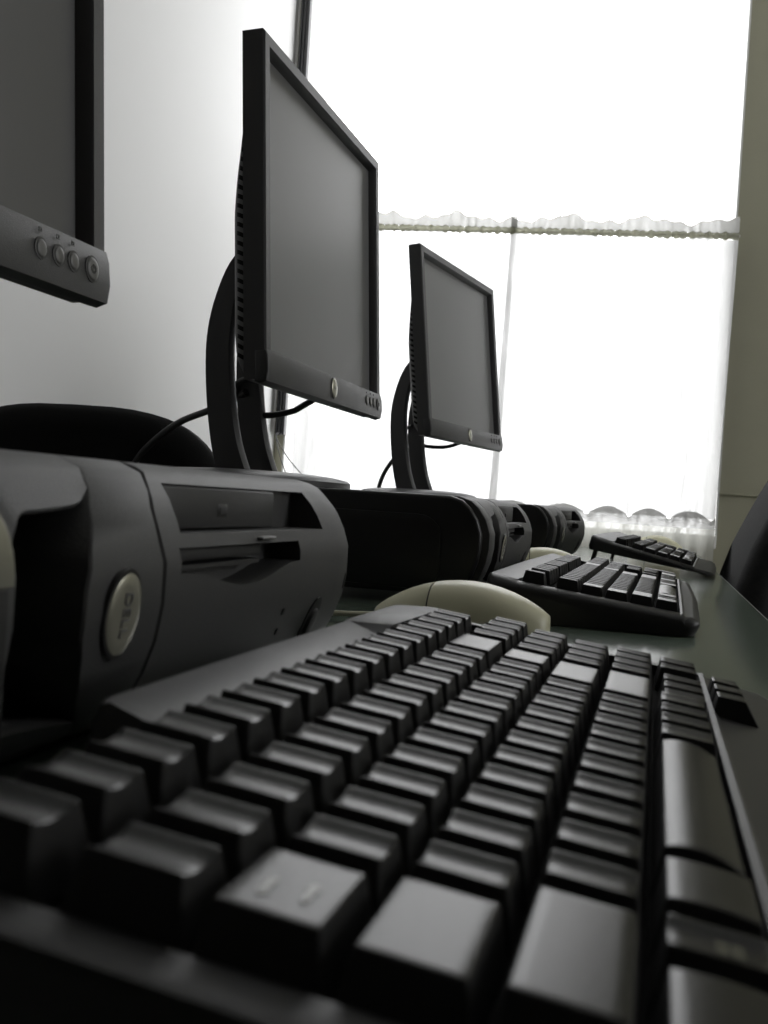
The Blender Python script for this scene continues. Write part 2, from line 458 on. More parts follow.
# ---------------------------------------------------------------- keyboards
def keycap(wu, dv=1.0, kind='cyl', height=0.60, iu=0.185, vb=0.06, vfi=0.17, front=0.0):
    """one keycap, local (v, u, w) in key units from its cell corner, top at w = 0"""
    nu = max(8, int(8 * min(wu, 3))); nv = 6
    b = bmesh.new()
    t0u, t1u, t0v, t1v = iu, wu - iu, vb, dv - vfi - front
    ru = 0.09
    def top(a, c):
        u = t0u + (t1u - t0u) * a; v = t0v + (t1v - t0v) * c
        if kind == 'cyl':
            d = 0.075 * (1 - (2 * a - 1) ** 2) * min(1.0, 1.0)
        elif kind == 'bar':
            d = 0.32 * (c - 0.38) ** 2
        elif kind == 'arch':
            d = 0.11 * (c - 0.45) ** 2
        else:
            d = 0.0
        return (v, u, -d)
    grid = [[b.verts.new(top(i / nu, j / nv)) for i in range(nu + 1)] for j in range(nv + 1)]
    for j in range(nv):
        for i in range(nu):
            b.faces.new((grid[j][i], grid[j][i + 1], grid[j + 1][i + 1], grid[j + 1][i]))
    # outline loop of the top, then the skirt
    loop = [grid[0][i] for i in range(nu + 1)] + [grid[j][nu] for j in range(1, nv + 1)] + \
           [grid[nv][i] for i in range(nu - 1, -1, -1)] + [grid[j][0] for j in range(nv - 1, 0, -1)]
    bu, bv0, bv1 = 0.012, 0.012, dv - 0.012
    low = []
    for vtx in loop:
        v, u, _ = vtx.co
        a = (u - t0u) / (t1u - t0u); c = (v - t0v) / (t1v - t0v)
        low.append(b.verts.new((bv0 + (bv1 - bv0) * c, bu + (wu - 2 * bu) * a, -height)))
    n = len(loop)
    skirt_top = []
    for i in range(n):
        b.faces.new((loop[i], loop[(i + 1) % n], low[(i + 1) % n], low[i]))
    b.faces.new(low)
    bmesh.ops.recalc_face_normals(b, faces=b.faces)
    # soften the rim and the four upright edges
    lset = set(loop)
    corners = {grid[0][0], grid[0][nu], grid[nv][0], grid[nv][nu]}
    upright = [e for e in b.edges if (e.verts[0] in corners) ^ (e.verts[1] in corners) and abs(e.verts[0].co.z - e.verts[1].co.z) > 0.3]
    rim = [e for e in b.edges if e.verts[0] in lset and e.verts[1] in lset and any(abs(f.normal.z) < 0.75 for f in e.link_faces)]
    bmesh.ops.bevel(b, geom=upright + rim, offset=0.026, segments=2, profile=0.5, affect='EDGES', clamp_overlap=True)
    for v in b.verts:
        v.co *= U
    me = bpy.data.meshes.new('key')
    finish(b, me, True, 50)
    me.materials.append(M['key']); me.materials.append(M['key_side'])
    for p in me.polygons: p.material_index = 0 if p.normal.z > 0.62 else 1
    return me

def key_plate(root, u0, u1, v0, v1):
    MB().box(v0 * U, v1 * U, u0 * U, u1 * U, (LIFT - 0.79) * U, (LIFT - 0.66) * U).build('key_plate', M['plate'], root)
KEYS = {}
def get_key(wu, dv=1.0, kind='cyl', **kw):
    k = (wu, dv, kind, tuple(sorted(kw.items())))
    if k not in KEYS: KEYS[k] = keycap(wu, dv, kind, **kw)
    return KEYS[k]

ROW_W = {-1: 0.01, 0: -0.03, 1: -0.12, 2: -0.15, 3: -0.11, 4: -0.12, 5: -0.30}
LIFT = 1.75                                     # local w of the key plane above the keyboard's base
def place_key(root, v, u, wu, dv=1.0, kind='cyl', row=0, w=None, **kw):
    o = link('key', get_key(round(wu, 3), dv, kind, **kw), None, root)
    o.location = (v * U, u * U, ((ROW_W[row] if w is None else w) + LIFT) * U)
    return o

MAIN = {0: [1] * 13 + [2], 1: [1.5] + [1] * 12 + [1.5], 2: [1.75] + [1] * 11 + [2.25], 3: [2.25] + [1] * 10 + [2.75]}

def kb_body(stations, name='case'):
    mb = MB()
    mb.loft([[(v * U, u * U, (w_ + LIFT) * U) for v, w_ in prof] for u, prof in stations])
    return mb

def section(u, vb, vf, ridge, plateau, deck, floor, palm, bot, vin=-1.24, well=5.01):
    """closed cross section (v, w) of the keyboard case, back to front"""
    return (u, [(vb + 0.12, bot(vb, u)), (vb, bot(vb, u) + 0.25), (vb, ridge - 0.22), (vb + 0.06, ridge - 0.05), (vb + 0.17, ridge),
                (vin - 0.02, plateau), (vin, deck), (vin + 0.03, floor), (well - 0.02, floor), (well, deck - 0.02), (well + 0.10, deck),
                (well + 0.22, deck - 0.10), (vf - 0.35, palm), (vf - 0.08, palm - 0.10), (vf, min(palm - 0.10, max(palm - 0.25, bot(vf, u) + 0.12))), (vf - 0.14, bot(vf, u))])

# --- the near keyboard: seventeen unbroken function keys, arrows below the bottom row
def near_keyboard(loc, rot, label):
    root = thing('keyboard', label, 'keyboard', loc, rot)
    z0 = NEAR_Z0
    bot = lambda v, u: (DT - z0) / U / 0.992 + 0.126 * v + 0.0095 * u + 0.03
    dk_, fl, pm = -0.42, -0.80, -0.62
    st = []
    def S(u, vb, vf, ridge=dk_ - 0.02, plat=dk_, floor=fl, palm=pm):
        st.append(section(u, vb, vf, ridge, plat, dk_, floor, palm, bot))
    S(-0.50, -1.25, 5.6, dk_ - 0.2, dk_ - 0.10, dk_ - 0.03, pm - 0.1)
    S(-0.42, -1.38, 6.2, floor=dk_)
    S(-0.06, -1.42, 6.7, floor=dk_)
    S(-0.05, -1.42, 6.7)
    S(3.97, -1.42, 7.0)
    S(4.02, -2.10, 7.0, -0.16, -0.30)
    S(4.25, -2.18, 7.0, -0.14, -0.28)
    S(9.0, -2.25, 7.1, -0.14, -0.28)
    S(13.7, -2.28, 7.1, -0.14, -0.28)
    S(13.9, -2.28, 7.1, -0.10, -0.06)
    S(17.5, -2.28, 7.1, -0.10, -0.10)
    S(18.4, -2.20, 7.0, -0.16, -0.22)
    S(19.55, -1.9, 6.9, -0.22, -0.30)
    S(19.56, -1.9, 6.9, -0.22, -0.30, floor=dk_)
    S(19.95, -1.75, 6.8, -0.25, -0.33, floor=dk_)
    S(20.05, -1.6, 6.6, -0.40, -0.42, dk_ - 0.05)
    kb_body(st).build('case', M['kb_body'], root, angle=38)
    key_plate(root, 0.0, 19.5, -1.20, 4.99)
    vF = -1.19
    for i in range(18): place_key(root, vF, i, 1, row=-1)
    for r, ws in MAIN.items():
        u = 0
        for w_ in ws:
            wide = w_ > 1.4
            k = place_key(root, r, u, w_, 1.0, 'flat' if wide else 'cyl', r)
            u += w_
    u = 0
    for w_, kind in ((1.5, 'arch'), (1, 'cyl'), (1.5, 'arch'), (5.6, 'bar'), (1.13, 'cyl'), (1.0, 'cyl'), (1.0, 'cyl'), (1.17, 'cyl')):
        place_key(root, 4, u, w_, 1.0, kind, 4); u += w_
    for i in range(3): place_key(root, 4.08, 14.0 + 1.03 * i, 1, 1.0, 'cyl', 4, w=-0.2)      # keys under the right shift
    # number pad pushed up against the main block
    for r in range(4):
        for i in range(4):
            if i == 3 and r in (2,): continue
            dv = 1.0
            place_key(root, r, 15.3 + i, 1, dv, 'cyl', r)
    place_key(root, 4, 17.15, 1, 1.0, 'cyl', 4); place_key(root, 4, 18.2, 1.1, 1.0, 'cyl', 4)
    place_key(root, 2, 18.3, 1, 1.0, 'cyl', 2)
    for i in range(3): place_key(root, 5.08, 14.70 + 1.06 * i, 1, 1.06, 'flat', 5, w=-0.15, height=0.62, front=0.29, vb=0.07)
    return root

# --- the other two keyboards: standard layout
def far_keyboard(loc, rot, label, feet=False, vf=5.85, pm=-0.54, vb=-2.80, under=None):
    root = thing('keyboard', label, 'keyboard', loc, rot)
    bot = under or (lambda v, u: (DT - 0.032) / U + 0.117 * v + 0.03)
    dk_, fl = -0.47, -0.80
    st = []
    def S(u, vb, vf, ridge=-0.34, plat=-0.42, deck=dk_, floor=fl, palm=pm):
        st.append(section(u, vb, vf, ridge, plat, deck, floor, palm, bot, vin=-1.52))
    S(-0.85, vb + 0.7, vf - 0.55, -0.75, -0.72, -0.72, -0.72, pm - 0.26)
    S(-0.72, vb + 0.35, vf - 0.25, -0.58, -0.58, -0.58, -0.58, pm - 0.12)
    S(-0.45, vb + 0.1, vf - 0.05, -0.42, -0.47, dk_, dk_)
    S(-0.05, vb, vf, floor=dk_)
    S(-0.04, vb, vf)
    S(11.0, vb - 0.1, vf + 0.15)
    S(22.54, vb, vf)
    S(22.55, vb, vf, floor=dk_)
    S(22.95, vb + 0.1, vf - 0.05, -0.42, -0.47, dk_, dk_)
    S(23.2, vb + 0.35, vf - 0.25, -0.58, -0.58, -0.58, -0.58, pm - 0.12)
    S(23.35, vb + 0.7, vf - 0.55, -0.75, -0.72, -0.72, -0.72, pm - 0.26)
    kb_body(st).build('case', M['kb_body'], root, angle=50)
    key_plate(root, 0.0, 22.5, -1.45, 5.02)
    vF = -1.40
    fu = [0] + [2 + i for i in range(4)] + [6.5 + i for i in range(4)] + [11 + i for i in range(4)] + [15.25, 16.25, 17.25]
    for u in fu: place_key(root, vF, u, 1, row=-1)
    for r, ws in MAIN.items():
        u = 0
        for w_ in ws:
            place_key(root, r, u, w_, 1.0, 'flat' if w_ > 1.4 else 'cyl', r); u += w_
    u = 0
    for w_, kind in ((1.5, 'flat'), (1, 'cyl'), (1.5, 'flat'), (6, 'bar'), (1.5, 'flat'), (1, 'cyl'), (1, 'cyl'), (1.5, 'flat')):
        place_key(root, 4, u, w_, 1.0, kind, 4); u += w_
    for r in (0, 1):
        for i in range(3): place_key(root, r, 15.25 + i, 1, row=r)
    place_key(root, 3, 16.25, 1, row=3)
    for i in range(3): place_key(root, 4, 15.25 + i, 1, row=4)
    for r in range(4):
        for i in range(4):
            if i == 3 and r in (2, 1, 3): continue
            place_key(root, r, 18.5 + i, 1, row=r)
    place_key(root, 1, 21.5, 1, 2.0, 'flat', 1); place_key(root, 3, 21.5, 1, 2.0, 'flat', 3)
    place_key(root, 4, 18.5, 2, 1.0, 'flat', 4); place_key(root, 4, 20.5, 1, row=4)
    if feet:
        for u in (1.6, 20.4):
            MB().box(-3.0 * U, -2.7 * U, u * U, (u + 0.9) * U, (LIFT - 3.17) * U, (LIFT - 1.0) * U, 0.0008).build('foot', M['kb_body'], root)
    return root

# local axes v,u,w of each keyboard in the room
def kb_matrix(origin, yaw, tilt, pitch):
    Rz = Matrix.Rotation(-yaw, 3, 'Z'); Rx = Matrix.Rotation(-pitch, 3, 'X'); Ry = Matrix.Rotation(tilt, 3, 'Y')
    R = (Rx @ Ry) if yaw == 0 else (Rz @ Rx @ Ry)
    loc = Vector(origin) - R @ Vector((0, 0, LIFT * U))
    return loc, R.to_euler()
NEAR_Z0 = 0.0364
loc, rot = kb_matrix((-0.0713, 0.1181, 0.0362), 0, math.radians(7.2), 0.0095)
near_kb = near_keyboard(loc, rot, 'big black keyboard in the foreground, nearest the camera')
loc, rot = kb_matrix((-0.073, 0.814, 0.032), 0.012, math.radians(6.67), -0.002)
mid_kb = far_keyboard(loc, rot, 'black keyboard in the middle of the row, just behind the nearest cream mouse')
loc, rot = kb_matrix((-0.035, 1.647, 0.0422), 0.05, math.radians(13.1), 0.0)
far_kb = far_keyboard(loc, rot, 'farthest black keyboard, steeply propped up near the window', feet=True, vf=6.8, pm=-0.50, vb=-3.3, under=lambda v, u: -1.58 + 0.083 * (v + 3.4))

# legends that can be made out on two of the nearest keys
arrow = MB()
for s_ in (-1, 1):
    arrow.box(-0.0005, 0.0005, -0.0022, 0.0022, 0, 0.00015, M=Matrix.Translation((0.0028 * s_, 0, 0)))
    arrow.add([(0.0028 * s_ - 0.0013, 0.0022 * s_, 0.0001), (0.0028 * s_ + 0.0013, 0.0022 * s_, 0.0001), (0.0028 * s_, 0.0040 * s_, 0.0001)], [(0, 1, 2)])
keys = [c for c in near_kb.children if c.name.startswith('key')]
tab_key = [k for k in keys if abs(k.location.x - 1 * U) < 1e-5 and abs(k.location.y) < 1e-5][0]
arrow.build('legend', M['legend'], tab_key, loc=(0.45 * U, 0.62 * U, 0.0001))
win = MB()
for a in (-1, 1):
    for b_ in (-1, 1):
        win.box(a * 0.0011 - 0.0009, a * 0.0011 + 0.0009, b_ * 0.0011 - 0.0009, b_ * 0.0011 + 0.0009, 0, 0.0002)
win_key = [k for k in keys if abs(k.location.x - 4 * U) < 1e-5 and abs(k.location.y - 1.5 * U) < 1e-5][0]
win.build('legend', M['legend'], win_key, loc=(0.52 * U, 0.42 * U, -0.0006))

# ---------------------------------------------------------------- computers
PZ = (0.004, 0.008, 0.012, 0.023, 0.034, 0.046, 0.059, 0.071, 0.081, 0.087, 0.0905)
PX = (-0.022, -0.016, -0.012, -0.006, -0.002, 0.0, 0.0, -0.004, -0.011, -0.018, -0.029)
def dx(z): return interp(z, PZ, PX)
PW, PD, PH = 0.320, 0.354, 0.0905
def band_left(z): return 0.0715 + 0.0142 * ((z - 0.0475) / 0.031) ** 2
def lean(z): return 0.020 * max(0.0, (z - 0.070) / 0.0205) ** 1.5          # seams sweep back towards the lid
ZROW = [0.004, 0.006, 0.008, 0.012, 0.0175, 0.023, 0.0285, 0.034, 0.040, 0.046, 0.0525, 0.059, 0.065, 0.071, 0.076, 0.081, 0.084, 0.087, 0.0890, 0.0905]
def d_poly(back, off=0.0, zlo=0.004, zhi=0.0905):
    zz = [z for z in PZ if zlo <= z <= zhi]
    if zlo not in zz: zz = [zlo] + zz
    if zhi not in zz: zz = zz + [zhi]
    return [(back, zlo)] + [(dx(z) - off, z) for z in zz] + [(back, zhi)]

badge_text = text_mesh('lettering', 'DELL', 0.0062)
def lay_front(me_or_mb, name, m, parent, y, z, off=0.0003, rot_in_plane=0.0):
    """place something modelled in its own xy plane (x = along y of the case, y = up) on the rounded front"""
    z2 = z + 0.002
    sl = math.atan2(dx(z2) - dx(z - 0.002), 0.004)          # lean of the surface
    Rm = Matrix.Rotation(PI / 2, 4, 'Z') @ Matrix.Rotation(PI / 2, 4, 'X')
    Rm = Matrix.Rotation(sl, 4, 'Y') @ Rm @ Matrix.Rotation(rot_in_plane, 4, 'Z')
    o = me_or_mb.build(name, m, parent) if isinstance(me_or_mb, MB) else link(name, me_or_mb, m, parent)
    n = Vector((math.cos(sl), 0, -math.sin(sl)))
    Rm.translation = Vector((dx(z), y, z)) + n * off
    o.matrix_basis = Rm
    return o
def oval(a, b, h, n=40, dome=0.3):
    mb = MB()
    mb.lathe([(1.0, -h), (1.0, h * (1 - dome)), (0.93, h * (1 - dome * 0.4)), (0.7, h * (1 - dome * .1)), (0.0001, h)], n, a, b)
    return mb

def computer(label):
    root = thing('desktop_computer', label, 'computer')
    # case
    cs = MB()
    cs.prism([(-PD, 0.006), (-PD, PH - 0.001), (-0.03, PH - 0.001), (-0.03, 0.006)], 0.004, PW - 0.004, 0.0015)
    cs.build('case', M['pc_case'], root)
    # end covers: flat sides with a raised rim round a sunken rounded panel
    for y0, y1, sgn in ((0.0, 0.010, -1), (PW - 0.010, PW, 1)):
        ec = MB()
        poly = [(-PD + 0.003, 0.004)] + [(dx(z) - 0.006, z) for z in PZ] + [(-PD + 0.003, PH)]
        ec.prism(poly, y0, y1, 0.0035, seg=3)
        ec.build('end_cover', M['pc_case'], root)
        pn = MB(); pts = []
        for (cx, cz, a0) in ((-0.062, 0.055, 0), (-0.315, 0.066, 90), (-0.315, 0.022, 180), (-0.062, 0.026, 270)):
            r = 0.018 if cx > -0.1 else 0.008
            for k in range(7):
                a = math.radians(a0 + 15 * k); pts.append((cx + r * 1.2 * math.cos(a), cz + r * math.sin(a)))
        yy = (y0 - 0.0012, y0 + 0.001) if sgn < 0 else (y1 - 0.001, y1 + 0.0012)
        pn.prism(pts, yy[0], yy[1], 0.001)
        pn.build('side_panel', M['pc_case'], root)
    # left part of the front with the port bay
    lf = MB()
    lf.prism(d_poly(-0.05), 0.0105, 0.0400, 0.0012)
    lf.build('front_end', M['pc_bezel'], root)
    bay = MB()
    bay.prism(d_poly(-0.05, 0.030, 0.004, 0.0905), 0.0400, 0.0900)              # deep back wall of the bay
    bay.build('port_bay', M['pc_dark'], root)
    hood = MB()                                                                # hood over the bay, with a curved lower lip
    vs = []; fs = []; N = 12
    for i in range(N + 1):
        t = i / N
        zl = interp(t, (0, 0.1, 0.2, 0.6, 0.85, 0.95, 1.0), (0.066, 0.0705, 0.0735, 0.0745, 0.0755, 0.0770, 0.0800))
        col = [(-0.05, 0.0905), (-0.029, 0.0905), (-0.018, 0.087)] + [(dx(z), z) for z in (0.085, 0.083, zl + 0.001)] + [(dx(zl) - 0.001, zl), (dx(zl) - 0.012, zl + 0.001), (-0.05, zl + 0.004)]
        vs.append([(x, 0.0405 + t * (band_left(z) - 0.0008 - 0.0405), z) for x, z in col])
    hood.loft(vs)
    hood.build('bay_hood', M['pc_bezel'], root)
    lip = MB(); vs = []
    for i in range(N + 1):
        t = i / N
        zl = 0.0175 - 0.004 * t ** 2
        vs.append([(x, 0.0405 + t * (band_left(z) - 0.0008 - 0.0405), z) for x, z in [(-0.05, 0.004), (dx(0.004), 0.004), (dx(0.008), 0.008), (dx(zl) - 0.0005, zl - 0.001), (dx(zl) - 0.003, zl), (-0.05, zl - 0.002)]])
    lip.loft(vs); lip.build('bay_lip', M['pc_bezel'], root)
    for z in (0.046, 0.030):
        u_ = MB()
        x = -0.029
        u_.box(x, x + 0.004, 0.0455, 0.0615, z, z + 0.0012); u_.box(x, x + 0.004, 0.0455, 0.0615, z + 0.0125, z + 0.0137)
        u_.box(x, x + 0.004, 0.0455, 0.0467, z, z + 0.0137); u_.box(x, x + 0.004, 0.0603, 0.0615, z, z + 0.0137)
        u_.box(x, x + 0.0035, 0.0480, 0.0590, z + 0.005, z + 0.007)
        u_.build('usb_port', M['button'] if z > 0.04 else M['tray'], root)
    # band carrying the maker's badge
    bd = MB()
    bd.loft([[(-0.05, band_left(z), z), (dx(z) - 0.0008, band_left(z), z), (dx(z), band_left(z) + 0.0008, z), (dx(z), 0.1164 + lean(z), z), (dx(z) - 0.0008, 0.1172 + lean(z), z), (-0.05, 0.1172 + lean(z), z)] for z in ZROW])
    bd.build('badge_band', M['pc_bezel'], root)
    rg = oval(0.0106, 0.0136, 0.0006); lay_front(rg, 'badge_ring', M['ring'], root, 0.0920, 0.0450, 0.0002)
    bg = oval(0.0094, 0.0122, 0.0008, dome=0.7)
    b_ = lay_front(bg, 'badge', M['badge'], root, 0.0920, 0.0450, 0.0006)
    t = link('lettering', badge_text, None, b_); t.data.materials.clear(); t.data.materials.append(M['badge_text'])
    t.location = (0, 0, 0.00065); t.rotation_euler = (0, 0, -PI / 2)
    # half-round pale disc on the end section
    hd = MB(); pts = [(0.019 * math.cos(PI * k / 24), 0.022 * math.sin(PI * k / 24)) for k in range(25)]
    hd.prism(pts, 0.0, 0.0014, 0.0005, axis='z'); lay_front(hd, 'round_label', M['badge'], root, 0.0180, 0.0565, 0.0002)
    dc = MB(); dc.box(-0.0185, 0.0185, -0.042, 0.0, 0, 0.0016, 0.0006); lay_front(dc, 'port_flap', M['pc_dark'], root, 0.0180, 0.0560, -0.0012)
    # drive section: rounded shell with two openings
    ys = sorted(set([0.1182, 0.1189, 0.1295, 0.1335, 0.142, 0.147] + [0.152 + 0.0071 * k for k in range(11)] + [0.234, 0.2455, 0.27, 0.283, 0.30, 0.316, 0.3185, 0.32]))
    rows = [(-0.05, 0.0905), (-0.029, 0.0905), (-0.0225, 0.0890), (-0.018, 0.0872), (None, 0.0840), (None, 0.0790), (None, 0.0740), (None, 0.0675), (None, 0.0630), (None, 0.0588), (None, 0.0545),
            (None, 0.0455), (None, 0.040), (None, 0.034), (None, 0.0285), (None, 0.023), (None, 0.0175), (None, 0.012), (None, 0.008), (-0.022, 0.004), (-0.05, 0.004)]
    def shrink(y):                                             # rounded far and near edges
        if y > 0.3184: return 0.0022 if y > 0.3195 else 0.0005
        if y < 0.1185: return 0.0008
        return 0.0
    def bump_(y):
        t = (y - 0.140) / 0.098
        return 0.0 if t <= 0 or t >= 1 else math.sin(PI * t) ** 1.4
    vs = []; idx = {}
    for i, y in enumerate(ys):
        for j, (x, z) in enumerate(rows):
            zz = z
            if j == 10: zz = z - 0.0068 * bump_(y)
            if j == 11: zz = z - 0.0018 * bump_(y)
            xx = dx(zz) if x is None else x
            s_ = shrink(y)
            zz = 0.047 + (zz - 0.047) * (1 - s_ * 14); xx -= s_
            yy = y + lean(z) * max(0.0, 1 - (y - 0.1182) / 0.034)
            idx[i, j] = len(vs); vs.append((xx, yy, zz))
    fs = []
    def hole(i, j):
        ym = 0.5 * (ys[i] + ys[i + 1])
        if 0.1335 < ym < 0.283 and 4 <= j <= 6: return True
        if 0.1295 < ym < 0.2455 and 8 <= j <= 9: return True
        return False
    for i in range(len(ys) - 1):
        for j in range(len(rows) - 1):
            if not hole(i, j):
                fs.append((idx[i, j], idx[i + 1, j], idx[i + 1, j + 1], idx[i, j + 1]))
    fs.append([idx[0, j] for j in range(len(rows))]); fs.append([idx[len(ys) - 1, j] for j in range(len(rows))])
    # walls of the pockets, running straight back
    def pocket(i0, i1, j0, j1, depth):
        loop = [(i, j0) for i in range(i0, i1)] + [(i1, j) for j in range(j0, j1)] + [(i, j1) for i in range(i1, i0, -1)] + [(i0, j) for j in range(j1, j0, -1)]
        back = []
        for q in loop:
            x, y, z = vs[idx[q]]; vs.append((depth, y, z)); back.append(len(vs) - 1)
        n = len(loop)
        for k in range(n):
            fs.append((idx[loop[k]], idx[loop[(k + 1) % n]], back[(k + 1) % n], back[k]))
        fs.append(back)
    yi = lambda v: min(range(len(ys)), key=lambda k: abs(ys[k] - v))
    pocket(yi(0.1335), yi(0.283), 4, 7, -0.0195)
    pocket(yi(0.1295), yi(0.2455), 8, 10, -0.015)
    link('drive_bezel', mesh('drive_bezel', vs, fs, True, 30), M['pc_bezel'], root)
    tr = MB(); tr.box(-0.0190, -0.0135, 0.1345, 0.2450, 0.0682, 0.0832, 0.0008); tr = tr.build('optical_drive_tray', M['tray'], root)
    eb = MB(); eb.box(-0.0143, -0.0131, 0.1855, 0.1945, 0.0725, 0.0775, 0.0005); eb.build('eject_button', M['ring'], tr)
    eb2 = MB(); eb2.box(-0.0133, -0.0127, 0.1867, 0.1933, 0.0733, 0.0767, 0.0003); eb2.build('eject_button_face', M['tray'], tr)
    for y in (0.1805, 0.1995):
        q = MB(); q.box(-0.0143, -0.0136, y - 0.0006, y + 0.0006, 0.0738, 0.0752); q.build('indicator', M['button'], tr)
    wd = oval(0.0030, 0.0024, 0.0003); o = wd.build('disc_mark', M['ring'], tr)
    o.matrix_basis = Matrix.Translation((-0.0139, 0.1465, 0.0772)) @ Matrix.Rotation(PI / 2, 4, 'Y')
    fl = MB(); fl.box(-0.0145, -0.0065, 0.1310, 0.2150, 0.0578, 0.0622, 0.0006)
    fl.prism([(-0.0145, 0.0545), (-0.007, 0.0545), (-0.007, 0.0562), (-0.0145, 0.0562)], 0.1310, 0.2150)
    fl.build('floppy_drive', M['tray'], root)
    fe = MB(); fe.box(-0.006, 0.0006, 0.1990, 0.2140, 0.0642, 0.0656, 0.0006); fe.build('floppy_eject_button', M['button'], root)
    # power button, sockets and lights
    pr_ = oval(0.0085, 0.0130, 0.0004); lay_front(pr_, 'power_button_ring', M['pc_dark'], root, 0.2785, 0.0240, 0.0001)
    pb = oval(0.0050, 0.0075, 0.0020, dome=0.7); lay_front(pb, 'power_button', M['pc_bezel'], root, 0.2785, 0.0240, 0.0004)
    for (y, z) in ((0.2340, 0.0330), (0.2362, 0.0240)):
        ic = MB(); ic.box(-0.0013, 0.0013, -0.0014, 0.0014, 0, 0.0003); lay_front(ic, 'indicator', M['pc_dark'], root, y, z, 0.0001)
    ic = MB(); ic.box(-0.0009, 0.0009, -0.004, 0.004, 0, 0.0003); lay_front(ic, 'indicator', M['pc_dark'], root, 0.3155, 0.0415, 0.0001)
    for x in (-0.30, -0.06):
        for y in (0.03, PW - 0.03):
            MB().lathe([(0.010, DT), (0.010, 0.0065)], 20, M=Matrix.Translation((x, y, 0))).build('rubber_foot', M['cable'], root)
    return root
pc = computer('desktop computer in the left foreground with its pale badge facing us')
pc.location = (-0.149, 0.180, 0); pc.rotation_euler = (0, 0, 0)
def bare_copy(o):
    c = copy_tree(o)
    for ch in list(c.children):
        if ch.name.split('.')[0] in ('round_label', 'port_flap'): bpy.data.objects.remove(ch)
    return c
pc2 = bare_copy(pc); pc2.location = (-0.138, 0.870, 0)
tag(pc2, 'second desktop computer back, its dark side panel facing the camera', 'computer')
pc3 = bare_copy(pc); pc3.location = (-0.155, 1.600, 0); pc3.rotation_euler = (0, 0, math.radians(-5))
tag(pc3, 'farthest desktop computer, under the smallest monitor by the window', 'computer')

